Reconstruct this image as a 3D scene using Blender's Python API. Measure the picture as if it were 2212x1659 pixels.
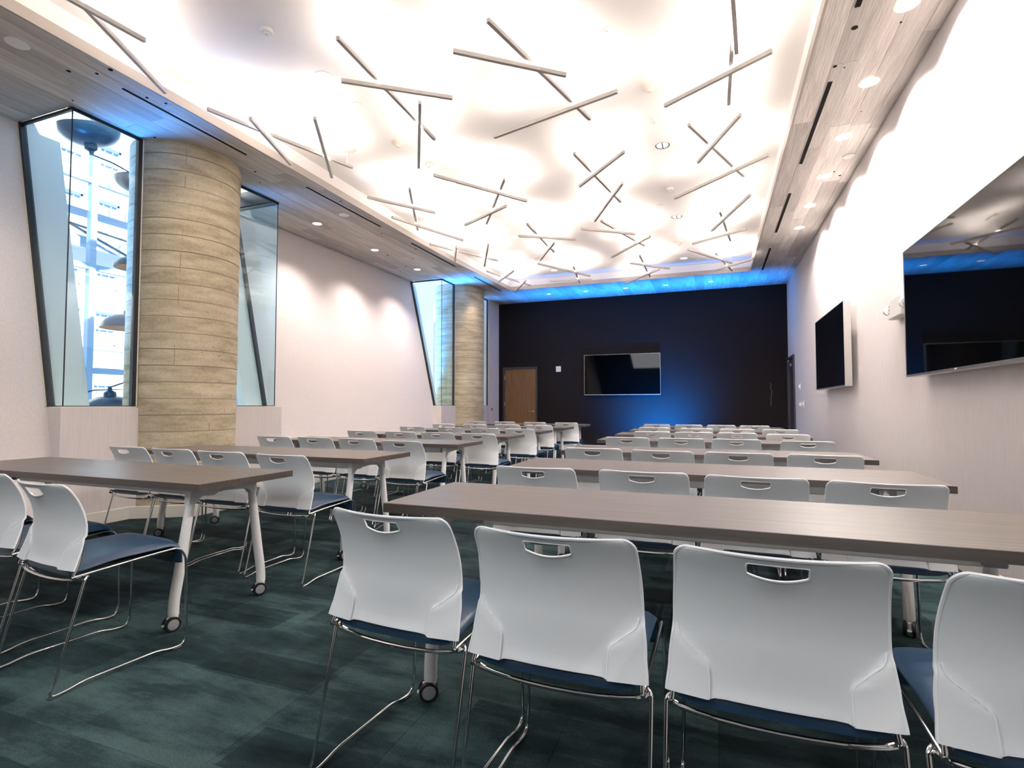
import bpy, bmesh, math, random
from mathutils import Vector, Matrix
random.seed(7)
C = bpy.context.scene.collection
for o in list(bpy.data.objects): bpy.data.objects.remove(o)
PI = math.pi

# ------------------------------------------------------------------ camera
cam_d = bpy.data.cameras.new('camera'); cam = bpy.data.objects.new('camera', cam_d); C.objects.link(cam)
cam.location = (0, 0, 1.119); cam.rotation_euler = (math.radians(90 + 2.266), 0, math.radians(20.76))
cam_d.sensor_width = 36; cam_d.lens = 18.675; cam_d.clip_start = 0.05; cam_d.clip_end = 300
bpy.context.scene.camera = cam
# ------------------------------------------------------------------ world, exposure
sc = bpy.context.scene
sc.view_settings.view_transform = 'Standard'; sc.view_settings.look = 'None'
sc.view_settings.gamma = 1; sc.view_settings.use_curve_mapping = False
sc.view_settings.exposure = 1.15
w = bpy.data.worlds.new('sky'); sc.world = w; w.use_nodes = True
bg = w.node_tree.nodes['Background']; bg.inputs[0].default_value = (0.56, 0.79, 1.0, 1); bg.inputs[1].default_value = 0.85
sun_d = bpy.data.lights.new('sun', 'SUN'); sun_d.energy = 7.0; sun_d.angle = 0.02; sun_d.color = (1, 0.97, 0.92)
sun = bpy.data.objects.new('sun', sun_d); C.objects.link(sun); sun.rotation_euler = (0, math.radians(62), math.radians(-12))

def area(name, loc, sx, sy, power, col, rot):
    d = bpy.data.lights.new(name, 'AREA'); d.shape = 'RECTANGLE'; d.size = sx; d.size_y = sy; d.energy = power; d.color = col
    o = bpy.data.objects.new(name, d); C.objects.link(o); o.location = loc; o.rotation_euler = rot; return o
def spot(loc, power, col, deg, blend=0.6, rot=(0, 0, 0), r=0.04, name='spot_beam'):
    d = bpy.data.lights.new(name, 'SPOT'); d.energy = power; d.color = col; d.spot_size = math.radians(deg); d.spot_blend = blend; d.shadow_soft_size = r
    o = bpy.data.objects.new(name, d); C.objects.link(o); o.location = loc; o.rotation_euler = rot; return o
WARM = (1.0, 0.89, 0.815)
BLUE = (0.0, 0.24, 1.0)
# blue floor wash behind the last tables, beamed up at the back soffit
l = area('blue_wash', (-1.6, 12.35, 0.35), 5.6, 0.10, 48, BLUE, (math.radians(180), 0, 0)); l.data.spread = math.radians(34)
l = spot((-1.15, 12.1, 0.40), 620, BLUE, 125, 1.0, rot=(math.radians(112), 0, math.radians(4)), r=.1, name='blue_wall_wash')
# area lights added below the corner-window sills, imitating blue daylight bounced upward
l = area('daylight_bounce_fill', (-6.9, 3.2, 0.3), 1.6, 1.6, 95, (0.04, 0.32, 1.0), (math.radians(180), math.radians(24), 0)); l.data.spread = math.radians(64)
l = area('daylight_bounce_fill', (-6.7, 10.7, 0.5), 1.0, 1.4, 110, (0.04, 0.32, 1.0), (math.radians(180), math.radians(24), 0)); l.data.spread = math.radians(50)
# added area light behind the camera, standing in for unseen ceiling fittings
area('rear_fill', (-1.7, -1.7, 3.6), 4.5, 2.2, 62, (.95, .975, 1), (math.radians(28), 0, 0))
LIGHT_BAR = 40.0

# ------------------------------------------------------------------ materials
def mat(name, col, rough=0.5, metal=0.0, spec=0.5, emit=None, estr=0.0, coat=0.0):
    m = bpy.data.materials.new(name); m.use_nodes = True; b = m.node_tree.nodes['Principled BSDF']
    b.inputs['Base Color'].default_value = (*col, 1); b.inputs['Roughness'].default_value = rough; b.inputs['Metallic'].default_value = metal
    b.inputs['Specular IOR Level'].default_value = spec
    if coat: b.inputs['Coat Weight'].default_value = coat
    if emit: b.inputs['Emission Color'].default_value = (*emit, 1); b.inputs['Emission Strength'].default_value = estr
    return m
def nodes(m): return m.node_tree.nodes, m.node_tree.links, m.node_tree.nodes['Principled BSDF']
def ramp(N, stops):
    r = N.new('ShaderNodeValToRGB'); e = r.color_ramp.elements
    while len(e) < len(stops): e.new(0.5)
    for k, (p, c) in zip(e, stops): k.position = p; k.color = (*c, 1)
    return r
def coords(N, L, scale, kind='Object', loc=(0, 0, 0)):
    t = N.new('ShaderNodeTexCoord'); mp = N.new('ShaderNodeMapping'); mp.inputs['Scale'].default_value = scale; mp.inputs['Location'].default_value = loc
    L.new(t.outputs[kind], mp.inputs['Vector']); return mp
def noise(N, L, mp, scale, detail=4, rough=0.55):
    n = N.new('ShaderNodeTexNoise'); n.inputs['Scale'].default_value = scale; n.inputs['Detail'].default_value = detail; n.inputs['Roughness'].default_value = rough
    L.new(mp.outputs[0], n.inputs['Vector']); return n
def bump(N, L, src, b, strength, dist):
    u = N.new('ShaderNodeBump'); u.inputs['Strength'].default_value = strength; u.inputs['Distance'].default_value = dist
    L.new(src, u.inputs['Height']); L.new(u.outputs[0], b.inputs['Normal']); return u

# wall covering: vertical-strand pinkish off-white fabric
def wall_mat(name, a, b_, c):
    m = mat(name, a, 0.85, spec=0.2); N, L, B = nodes(m)
    mp = coords(N, L, (60, 60, 1.4)); n = noise(N, L, mp, 3.0, 3)
    r = ramp(N, [(0.30, a), (0.55, b_), (0.75, c)]); L.new(n.outputs[0], r.inputs[0]); L.new(r.outputs[0], B.inputs['Base Color'])
    bump(N, L, n.outputs[0], B, 0.25, 0.002); return m
M_WALL = wall_mat('pale_wallcovering', (0.69, 0.625, 0.605), (0.75, 0.69, 0.67), (0.79, 0.74, 0.72))
M_WHITE = mat('ceiling_paint', (0.86, 0.82, 0.79), 0.9, spec=0.2)
M_TRIMW = mat('cream_baseboard', (0.80, 0.76, 0.68), 0.45)
M_FASCIA = mat('fascia_paint', (0.42, 0.38, 0.34), 0.4, metal=0.2)
M_DARKGAP = mat('dark_gap', (0.012, 0.010, 0.009), 0.9, spec=0.1)
# charcoal wall
M_BLACKWALL = mat('charcoal_wall', (0.017, 0.0125, 0.0125), 0.8, spec=0.15)
N, L, B = nodes(M_BLACKWALL); mp = coords(N, L, (1, 1, 1)); n = noise(N, L, mp, 220, 2); bump(N, L, n.outputs[0], B, 0.35, 0.002)
# soffit planks
M_PLANK = mat('whitewashed_plank', (0.5, 0.45, 0.40), 0.6, spec=0.3); N, L, B = nodes(M_PLANK)
mp = coords(N, L, (9, 0.7, 9)); n = noise(N, L, mp, 2.2, 8, 0.65)
mp2 = coords(N, L, (60, 2.2, 60)); n2 = noise(N, L, mp2, 2.0, 6, 0.7)
wv = N.new('ShaderNodeTexWave'); wv.bands_direction = 'X'; wv.inputs['Scale'].default_value = 14; wv.inputs['Distortion'].default_value = 9; wv.inputs['Detail'].default_value = 3; wv.inputs['Detail Scale'].default_value = 1.3
mp3 = coords(N, L, (1, 0.16, 1)); L.new(mp3.outputs[0], wv.inputs['Vector'])
r = ramp(N, [(0.28, (0.46, 0.41, 0.365)), (0.5, (0.62, 0.575, 0.53)), (0.72, (0.73, 0.69, 0.65))]); L.new(n.outputs[0], r.inputs[0])
oi = N.new('ShaderNodeObjectInfo'); mr = N.new('ShaderNodeMapRange'); mr.inputs[3].default_value = 0.72; mr.inputs[4].default_value = 1.12; L.new(oi.outputs['Random'], mr.inputs[0])
hsv = N.new('ShaderNodeHueSaturation'); L.new(r.outputs[0], hsv.inputs['Color']); L.new(mr.outputs[0], hsv.inputs['Value'])
mx = N.new('ShaderNodeMix'); mx.data_type = 'RGBA'; mx.blend_type = 'MULTIPLY'; mx.inputs[0].default_value = 0.35
r2 = ramp(N, [(0.3, (0.62, 0.55, 0.48)), (0.55, (1, 1, 1))]); L.new(n2.outputs[0], r2.inputs[0]); L.new(hsv.outputs[0], mx.inputs[6]); L.new(r2.outputs[0], mx.inputs[7]); L.new(mx.outputs[2], B.inputs['Base Color'])
ad = N.new('ShaderNodeMath'); ad.operation = 'ADD'; L.new(wv.outputs[1], ad.inputs[0]); L.new(n2.outputs[0], ad.inputs[1]); bump(N, L, ad.outputs[0], B, 0.35, 0.003)
# concrete column
M_CONC = mat('board_formed_concrete', (0.45, 0.40, 0.31), 0.8, spec=0.2); N, L, B = nodes(M_CONC)
mp = coords(N, L, (1, 1, 4.5)); n = noise(N, L, mp, 2.2, 8, 0.62); mpb = coords(N, L, (1, 1, 1)); nb = noise(N, L, mpb, 40, 4, 0.6)
r = ramp(N, [(0.26, (0.30, 0.25, 0.165)), (0.45, (0.47, 0.40, 0.28)), (0.62, (0.60, 0.53, 0.39)), (0.8, (0.68, 0.62, 0.50))]); L.new(n.outputs[0], r.inputs[0])
mx = N.new('ShaderNodeMix'); mx.data_type = 'RGBA'; mx.blend_type = 'MULTIPLY'; mx.inputs[0].default_value = 0.5
r2 = ramp(N, [(0.30, (0.68, 0.66, 0.60)), (0.55, (1, 1, 1))]); L.new(nb.outputs[0], r2.inputs[0]); L.new(r.outputs[0], mx.inputs[6]); L.new(r2.outputs[0], mx.inputs[7]); L.new(mx.outputs[2], B.inputs['Base Color'])
vo = N.new('ShaderNodeTexVoronoi'); vo.inputs['Scale'].default_value = 9; L.new(mpb.outputs[0], vo.inputs['Vector'])
r3 = ramp(N, [(0.02, (0, 0, 0)), (0.05, (1, 1, 1))]); L.new(vo.outputs[0], r3.inputs[0])
ad = N.new('ShaderNodeMath'); ad.operation = 'ADD'; L.new(nb.outputs[0], ad.inputs[0]); L.new(r3.outputs[0], ad.inputs[1]); bump(N, L, ad.outputs[0], B, 0.45, 0.006)
M_SEAM = mat('board_seam_concrete', (0.34, 0.29, 0.21), 0.9, spec=0.1)
# carpet tiles
def carpet(name):
    m = mat(name, (0.02, 0.05, 0.055), 0.95, spec=0.15); N, L, B = nodes(m)
    t = N.new('ShaderNodeNewGeometry')
    def mpg(s):
        mp = N.new('ShaderNodeMapping'); mp.inputs['Scale'].default_value = s; L.new(t.outputs['Position'], mp.inputs['Vector']); return mp
    n1 = noise(N, L, mpg((1.2, 4.0, 1)), 1.5, 8, 0.7); n2 = noise(N, L, mpg((1, 1, 1)), 1.6, 5, 0.6); n3 = noise(N, L, mpg((1, 1, 1)), 170, 2, 0.5)
    # printed patches of colour on the carpet
    br = N.new('ShaderNodeTexBrick'); br.inputs['Scale'].default_value = 1.0; br.inputs['Brick Width'].default_value = 0.62; br.inputs['Row Height'].default_value = 0.21
    br.inputs['Mortar Size'].default_value = 0; br.inputs['Color1'].default_value = (0, 0, 0, 1); br.inputs['Color2'].default_value = (1, 1, 1, 1); br.offset = 0.37; br.inputs['Bias'].default_value = 0.0
    L.new(t.outputs['Position'], br.inputs['Vector'])
    a1 = N.new('ShaderNodeMath'); a1.operation = 'MULTIPLY_ADD'; L.new(n1.outputs[0], a1.inputs[0]); a1.inputs[1].default_value = 0.75
    sep = N.new('ShaderNodeMath'); sep.operation = 'MULTIPLY'; L.new(br.outputs[0], sep.inputs[0]); sep.inputs[1].default_value = 0.16; L.new(sep.outputs[0], a1.inputs[2])
    a2 = N.new('ShaderNodeMath'); a2.operation = 'MULTIPLY_ADD'; L.new(n2.outputs[0], a2.inputs[0]); a2.inputs[1].default_value = 0.55; L.new(a1.outputs[0], a2.inputs[2])
    oi = N.new('ShaderNodeObjectInfo'); a3 = N.new('ShaderNodeMath'); a3.operation = 'MULTIPLY_ADD'; L.new(oi.outputs['Random'], a3.inputs[0]); a3.inputs[1].default_value = 0.12; L.new(a2.outputs[0], a3.inputs[2])
    r = ramp(N, [(0.56, (0.004, 0.008, 0.010)), (0.68, (0.008, 0.017, 0.020)), (0.82, (0.020, 0.040, 0.044)), (0.98, (0.058, 0.100, 0.102))]); L.new(a3.outputs[0], r.inputs[0])
    mx = N.new('ShaderNodeMix'); mx.data_type = 'RGBA'; mx.blend_type = 'MULTIPLY'; mx.inputs[0].default_value = 0.6
    r2 = ramp(N, [(0.3, (0.5, 0.5, 0.5)), (0.7, (1.3, 1.3, 1.3))]); L.new(n3.outputs[0], r2.inputs[0]); L.new(r.outputs[0], mx.inputs[6]); L.new(r2.outputs[0], mx.inputs[7]); L.new(mx.outputs[2], B.inputs['Base Color'])
    bump(N, L, n3.outputs[0], B, 0.5, 0.004); return m
M_CARPET = carpet('teal_carpet')
# table laminate
def laminate(name, k, axis='x'):
    m = mat(name, (0.3, 0.25, 0.21), 0.38, spec=0.5); N, L, B = nodes(m)
    s = (1.1, 34, 34)
    mp = coords(N, L, s); n = noise(N, L, mp, 1.6, 6, 0.6)
    r = ramp(N, [(0.30, tuple(v * k for v in (0.100, 0.081, 0.068))), (0.5, tuple(v * k for v in (0.136, 0.112, 0.095))), (0.72, tuple(v * k for v in (0.178, 0.150, 0.130)))])
    L.new(n.outputs[0], r.inputs[0]); L.new(r.outputs[0], B.inputs['Base Color']); bump(N, L, n.outputs[0], B, 0.12, 0.001); return m
M_LAM = laminate('grey_oak_laminate', 1.0); M_EDGE = laminate('shaded_oak_edge_band', 0.55)  # edge band: laminate darkened further, mostly shade put into its colour
M_PLASTIC = mat('white_textured_plastic', (0.78, 0.80, 0.81), 0.42, spec=0.45); N, L, B = nodes(M_PLASTIC)
mp = coords(N, L, (1, 1, 1)); vo = N.new('ShaderNodeTexVoronoi'); vo.inputs['Scale'].default_value = 420; L.new(mp.outputs[0], vo.inputs['Vector']); bump(N, L, vo.outputs[0], B, 0.12, 0.001)
M_RIM = mat('white_smooth_plastic', (0.86, 0.87, 0.88), 0.3)
M_VINYL = mat('navy_vinyl', (0.018, 0.050, 0.100), 0.36, spec=0.5); N, L, B = nodes(M_VINYL)
mp = coords(N, L, (1, 1, 1)); n = noise(N, L, mp, 500, 2); bump(N, L, n.outputs[0], B, 0.12, 0.001)
M_CHROME = mat('chrome', (0.72, 0.72, 0.72), 0.10, metal=1.0)
M_BLACKPL = mat('black_plastic', (0.012, 0.012, 0.013), 0.4)
M_POWDER = mat('white_powder_coat', (0.78, 0.77, 0.75), 0.35)
M_GREYPL = mat('grey_plastic', (0.30, 0.30, 0.31), 0.4)
M_SCREEN = mat('black_screen_glass', (0.002, 0.002, 0.002), 0.03, spec=0.38)
M_SILVER = mat('brushed_silver', (0.62, 0.60, 0.58), 0.3, metal=0.9)
M_BEZEL = mat('black_bezel', (0.006, 0.006, 0.007), 0.2)
M_MATTEBLK = mat('matte_black', (0.010, 0.008, 0.007), 0.7, spec=0.2)
M_DOORF = mat('dark_door_frame', (0.050, 0.042, 0.050), 0.5)
M_DOOR = mat('oak_door', (0.3, 0.15, 0.06), 0.42); N, L, B = nodes(M_DOOR)
mp = coords(N, L, (30, 30, 1.2)); n = noise(N, L, mp, 1.6, 6); r = ramp(N, [(0.3, (0.165, 0.078, 0.028)), (0.55, (0.235, 0.120, 0.048)), (0.75, (0.29, 0.155, 0.065))]); L.new(n.outputs[0], r.inputs[0]); L.new(r.outputs[0], B.inputs['Base Color'])
M_BLKFRAME = mat('black_window_frame', (0.010, 0.011, 0.013), 0.4)
M_LAMPON = mat('lit_lamp', (1, 1, 1), 0.5, emit=(1.0, 0.95, 0.88), estr=14)
M_LAMPMID = mat('dim_lamp', (0.9, 0.9, 0.9), 0.4, emit=(1.0, 0.97, 0.95), estr=1.3)
M_BARTOP = mat('lit_bar_diffuser', (1, 1, 1), 0.5, emit=WARM, estr=LIGHT_BAR)
M_BAR = mat('pendant_white_enamel', (0.52, 0.485, 0.45), 0.45)
M_DEVICE = mat('device_white', (0.80, 0.78, 0.75), 0.5)
M_DETECT = mat('device_cream', (0.74, 0.66, 0.56), 0.5)
M_GRILLE = mat('speaker_grille', (0.66, 0.63, 0.60), 0.7)
M_TRIMDK = mat('dark_reflector', (0.05, 0.05, 0.055), 0.25, metal=0.6)
M_OUTWHITE = mat('outdoor_white_panel', (0.78, 0.80, 0.78), 0.6)
M_OUTFAC = mat('outdoor_facade', (0.82, 0.82, 0.80), 0.8)
M_OUTTRIM = mat('outdoor_blue_grey', (0.30, 0.44, 0.60), 0.5)
M_OUTWIN = mat('outdoor_window_glass', (0.34, 0.46, 0.62), 0.15)
M_OUTSASH = mat('outdoor_sash', (0.66, 0.74, 0.84), 0.5)
M_STREET = mat('street', (0.35, 0.36, 0.38), 0.9)
M_DOME = mat('dome_blue_black', (0.003, 0.022, 0.045), 0.3)
M_DOMEIN = mat('dome_inner_copper', (0.55, 0.28, 0.14), 0.5)
def glass(name, tint, fac=0.09):
    m = bpy.data.materials.new(name); m.use_nodes = True; N = m.node_tree.nodes; L = m.node_tree.links; N.clear()
    o = N.new('ShaderNodeOutputMaterial'); t = N.new('ShaderNodeBsdfTransparent'); t.inputs[0].default_value = (*tint, 1)
    g = N.new('ShaderNodeBsdfGlossy'); g.inputs['Roughness'].default_value = 0.01; g.inputs['Color'].default_value = (0.9, 0.97, 1, 1)
    f = N.new('ShaderNodeLayerWeight'); f.inputs[0].default_value = 0.5; pw = N.new('ShaderNodeMath'); pw.operation = 'POWER'; pw.inputs[1].default_value = 4.0; L.new(f.outputs['Facing'], pw.inputs[0])
    mx = N.new('ShaderNodeMixShader'); mr = N.new('ShaderNodeMath'); mr.operation = 'MULTIPLY_ADD'; mr.inputs[1].default_value = 0.8; mr.inputs[2].default_value = 0.035
    L.new(pw.outputs[0], mr.inputs[0]); L.new(mr.outputs[0], mx.inputs[0]); L.new(t.outputs[0], mx.inputs[1]); L.new(g.outputs[0], mx.inputs[2]); L.new(mx.outputs[0], o.inputs[0]); return m
M_GLASS = glass('blue_window_glass', (0.90, 0.968, 0.992)); M_CLEAR = glass('clear_lens', (0.9, 0.9, 0.9))

# ------------------------------------------------------------------ mesh helpers
class MB:
    def __init__(s): s.v = []; s.f = []; s.m = []
    def add(s, v, f, m=0):
        k = len(s.v); s.v += [tuple(p) for p in v]; s.f += [tuple(i + k for i in q) for q in f]; s.m += [m] * len(f); return s
    def box(s, x0, x1, y0, y1, z0, z1, m=0):
        v = [(x0, y0, z0), (x1, y0, z0), (x1, y1, z0), (x0, y1, z0), (x0, y0, z1), (x1, y0, z1), (x1, y1, z1), (x0, y1, z1)]
        return s.add(v, [(0, 3, 2, 1), (4, 5, 6, 7), (0, 1, 5, 4), (1, 2, 6, 5), (2, 3, 7, 6), (3, 0, 4, 7)], m)
    def rbox(s, x0, x1, y0, y1, z0, z1, r, m=0, n=3):      # box with rounded vertical and horizontal edges
        bm = bmesh.new(); vs = [bm.verts.new(p) for p in [(x0, y0, z0), (x1, y0, z0), (x1, y1, z0), (x0, y1, z0), (x0, y0, z1), (x1, y0, z1), (x1, y1, z1), (x0, y1, z1)]]
        for q in [(0, 3, 2, 1), (4, 5, 6, 7), (0, 1, 5, 4), (1, 2, 6, 5), (2, 3, 7, 6), (3, 0, 4, 7)]: bm.faces.new([vs[i] for i in q])
        bmesh.ops.bevel(bm, geom=bm.edges[:], offset=r, segments=n, affect='EDGES', profile=0.5)
        bm.verts.ensure_lookup_table(); bm.verts.index_update()
        s.add([v.co[:] for v in bm.verts], [tuple(v.index for v in f.verts) for f in bm.faces], m); bm.free(); return s
    def bar(s, a, b, w, h, m=0, up=(0, 0, 1)):
        a = Vector(a); b = Vector(b); d = (b - a).normalized(); side = d.cross(Vector(up)).normalized(); u = side.cross(d).normalized()
        v = []
        for p in (a, b):
            for i, j in ((-1, -1), (1, -1), (1, 1), (-1, 1)): v.append(p + side * (i * w / 2) + u * (j * h / 2))
        return s.add(v, [(0, 1, 2, 3), (7, 6, 5, 4), (0, 4, 5, 1), (1, 5, 6, 2), (2, 6, 7, 3), (3, 7, 4, 0)], m)
    def tube(s, pts, r, n=8, m=0, closed=False, caps=True):
        P = [Vector(p) for p in pts]; K = len(P); rr = r if isinstance(r, (list, tuple)) else [r] * K
        T = []
        for i in range(K):
            if closed: d = P[(i + 1) % K] - P[i - 1]
            else: d = P[min(i + 1, K - 1)] - P[max(i - 1, 0)]
            T.append(d.normalized())
        nrm = T[0].orthogonal().normalized(); v = []
        for i in range(K):
            nrm = (nrm - T[i] * nrm.dot(T[i]))
            nrm = nrm.normalized() if nrm.length > 1e-6 else T[i].orthogonal().normalized()
            bn = T[i].cross(nrm)
            for k in range(n):
                a = 2 * PI * k / n; v.append(P[i] + (nrm * math.cos(a) + bn * math.sin(a)) * rr[i])
        f = []
        for i in range(K if closed else K - 1):
            j = (i + 1) % K
            for k in range(n): f.append((i * n + k, i * n + (k + 1) % n, j * n + (k + 1) % n, j * n + k))
        if caps and not closed: f.append(tuple(range(n))[::-1]); f.append(tuple((K - 1) * n + k for k in range(n)))
        return s.add(v, f, m)
    def lathe(s, prof, n=24, c=(0, 0, 0), axis='z', m=0, ms=None):
        v = []
        for r, h in prof:
            for k in range(n):
                a = 2 * PI * k / n; x, y = r * math.cos(a), r * math.sin(a)
                p = (x, y, h) if axis == 'z' else ((h, x, y) if axis == 'x' else (x, h, y))
                v.append((p[0] + c[0], p[1] + c[1], p[2] + c[2]))
        base = len(s.v); s.v += v
        for i in range(len(prof) - 1):
            for k in range(n):
                s.f.append(tuple(base + q for q in (i * n + k, i * n + (k + 1) % n, (i + 1) * n + (k + 1) % n, (i + 1) * n + k))); s.m.append(ms[i] if ms else m)
        if prof[0][0] > 1e-4: s.f.append(tuple(base + k for k in range(n))[::-1]); s.m.append(ms[0] if ms else m)
        if prof[-1][0] > 1e-4: s.f.append(tuple(base + (len(prof) - 1) * n + k for k in range(n))); s.m.append(ms[-1] if ms else m)
        return s
    def prism(s, poly, z0, z1, m=0):
        n = len(poly); v = [(x, y, z0) for x, y in poly] + [(x, y, z1) for x, y in poly]
        return s.add(v, [tuple(range(n))[::-1], tuple(range(n, 2 * n))] + [(i, (i + 1) % n, n + (i + 1) % n, n + i) for i in range(n)], m)
    def mesh(s, name, mats, smooth=False, angle=40):
        me = bpy.data.meshes.new(name); me.from_pydata(s.v, [], s.f)
        for q in (mats if isinstance(mats, (list, tuple)) else [mats]): me.materials.append(q)
        me.polygons.foreach_set('material_index', s.m)
        bm = bmesh.new(); bm.from_mesh(me); bmesh.ops.recalc_face_normals(bm, faces=bm.faces[:]); bm.to_mesh(me); bm.free()
        if smooth:
            me.polygons.foreach_set('use_smooth', [True] * len(me.polygons))
            try: me.set_sharp_from_angle(angle=math.radians(angle))
            except Exception: pass
        me.update(); return me
    def build(s, name, mats, parent=None, smooth=False, loc=(0, 0, 0), rz=0.0, angle=40):
        o = bpy.data.objects.new(name, s.mesh(name, mats, smooth, angle)); C.objects.link(o); o.location = loc; o.rotation_euler.z = rz
        if parent: o.parent = parent
        return o
def fillet(pts, r, n=4):
    P = [Vector(p) for p in pts]; out = [P[0]]
    for i in range(1, len(P) - 1):
        a, b, c = P[i - 1], P[i], P[i + 1]; d1 = (a - b); d2 = (c - b); q = min(r, d1.length * .49, d2.length * .49)
        p1 = b + d1.normalized() * q; p2 = b + d2.normalized() * q
        for k in range(n + 1):
            t = k / n; out.append(p1 * (1 - t) ** 2 + b * (2 * t * (1 - t)) + p2 * t * t)
    out.append(P[-1]); return out
def tag(o, label, cat, group=None, kind=None):
    if label: o['label'] = label
    if cat: o['category'] = cat
    if group: o['group'] = group
    if kind: o['kind'] = kind
    return o
def empty(name, loc=(0, 0, 0), rz=0.0, label=None, cat=None, group=None, kind=None, parent=None):
    o = bpy.data.objects.new(name, None); o.empty_display_size = 0.1; C.objects.link(o); o.location = loc; o.rotation_euler = (0, 0, rz)
    if parent: o.parent = parent
    return tag(o, label, cat, group, kind)
def struct(mb, name, mats, smooth=False):
    o = mb.build(name, mats, smooth=smooth); o['kind'] = 'structure'; return o
def dup(root, loc, rz, label, group=None, parent=None):
    r = root.copy(); C.objects.link(r); r.location = loc; r.rotation_euler = (0, 0, rz)
    if parent: r.parent = parent
    if label: r['label'] = label
    if group: r['group'] = group
    for ch in list(root.children):
        c = ch.copy(); C.objects.link(c); c.parent = r
        for g in ch.children:
            d = g.copy(); C.objects.link(d); d.parent = c
    return r

# ------------------------------------------------------------------ room shell
ZS = 3.83; ZC = 4.06; YB = 13.2; XR = 1.567; XW = -5.42; Y0 = -3.0
SL = 0.59 / 2.703
def slx(z): return -6.20 + (3.83 - z) * SL
SX = 0.74; SY = 11.66
EDGE = [(-3.0, -4.48), (3.4, -4.478), (4.66, -4.485), (5.83, -4.514), (6.54, -4.53), (7.6, -4.55), (9.1, -4.54), (10.4, -4.495), (11.66, -4.46)]
BAYS = ((3.01, 5.45), (10.05, 12.5))
def ex(y):
    for (a, xa), (b, xb) in zip(EDGE, EDGE[1:]):
        if y <= b: t = max(0, (y - a) / (b - a)); return xa + (xb - xa) * t
    return EDGE[-1][1]

m = MB(); m.box(-7.2, XR + .1, Y0, YB + .1, -0.12, -0.012); floor = struct(m, 'floor', M_DARKGAP)
# carpet tiles
TW = 0.5; shared = {}
nx0 = -5.5; cols = 15
near = []; far = MB()
tile_me = {}
for i in range(cols):
    for j in range(-2, 25):
        x0 = nx0 + i * TW; y0 = 0.2 + j * TW; x1 = min(x0 + TW, XR); y1 = min(y0 + TW, YB)
        if x1 - x0 < .05 or y1 <= y0: continue
        # inside the camera's view on the floor?
        vis = (0.9 < y0 + TW) and (x0 + TW > -5.45)
        dist = math.hypot(x0 + .25, y0 + .25)
        near.append((dist if vis and x0 > -1.35 * (y0 + TW) - .6 else dist + 50, x0, y0, x1, y1))
near.sort()
for k, (d, x0, y0, x1, y1) in enumerate(near):
    wdt, dp = round(x1 - x0, 3), round(y1 - y0, 3)
    if k < 290:
        key = (wdt, dp)
        if key not in tile_me:
            t = MB(); t.box(0.0006, wdt - .0006, 0.0006, dp - .0006, -0.012, 0.0); tile_me[key] = t.mesh('carpet_tile', M_CARPET)
        o = bpy.data.objects.new('carpet_tile', tile_me[key]); C.objects.link(o); o.parent = floor; o.location = (x0, y0, random.uniform(-.0003, .0003))
    else: far.box(x0 + .0006, x1 - .0006, y0 + .0006, y1 - .0006, -0.012, 0)
far.box(-7.0, nx0, 0, YB, -.012, 0); o = far.build('carpet_tiles_beyond', M_CARPET, floor); o['kind'] = 'stuff'

m = MB(); m.box(XW - .06, XR + .3, Y0 - .1, YB + .3, ZC, ZC + .12)
for a, b in ((Y0 - .1, BAYS[0][0]), (BAYS[0][1], BAYS[1][0]), (BAYS[1][1], YB + .3)): m.box(-6.6, XW - .06, a, b, ZC, ZC + .12)
ceiling = struct(m, 'ceiling', M_WHITE)
# cove above the fascia, and the fascia band round the soffit opening
loop = [(x, y) for y, x in EDGE] + [(SX, SY), (SX, Y0)]
def band(name, z0, z1, off, mt):
    b = MB(); n = len(loop); v = []
    for x, y in loop: v += [(x, y, z0), (x, y, z1)]
    for (x, y) in loop:
        cx, cy = -2.0, 5.0; s = Vector((x - cx, 0 if abs(y - Y0) < .01 else (y - cy) * .0 + (1 if y > 11 else 0), 0)); s = s.normalized() * off
        v += [(x + s.x, y + s.y, z0), (x + s.x, y + s.y, z1)]
    f = []
    for i in range(n - 1):
        f.append((2 * i, 2 * i + 2, 2 * i + 3, 2 * i + 1)); k = 2 * n
        f.append((k + 2 * i, k + 2 * i + 1, k + 2 * i + 3, k + 2 * i + 2)); f.append((2 * i, k + 2 * i, k + 2 * i + 2, 2 * i + 2)); f.append((2 * i + 1, 2 * i + 3, k + 2 * i + 3, k + 2 * i + 1))
    b.add(v, f); return struct(b, name, mt)
band('trim_1', ZS - .004, ZS + .085, 0.02, M_FASCIA)
band('trim_2', ZS + .085, ZC + .02, 0.06, M_WHITE)
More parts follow.
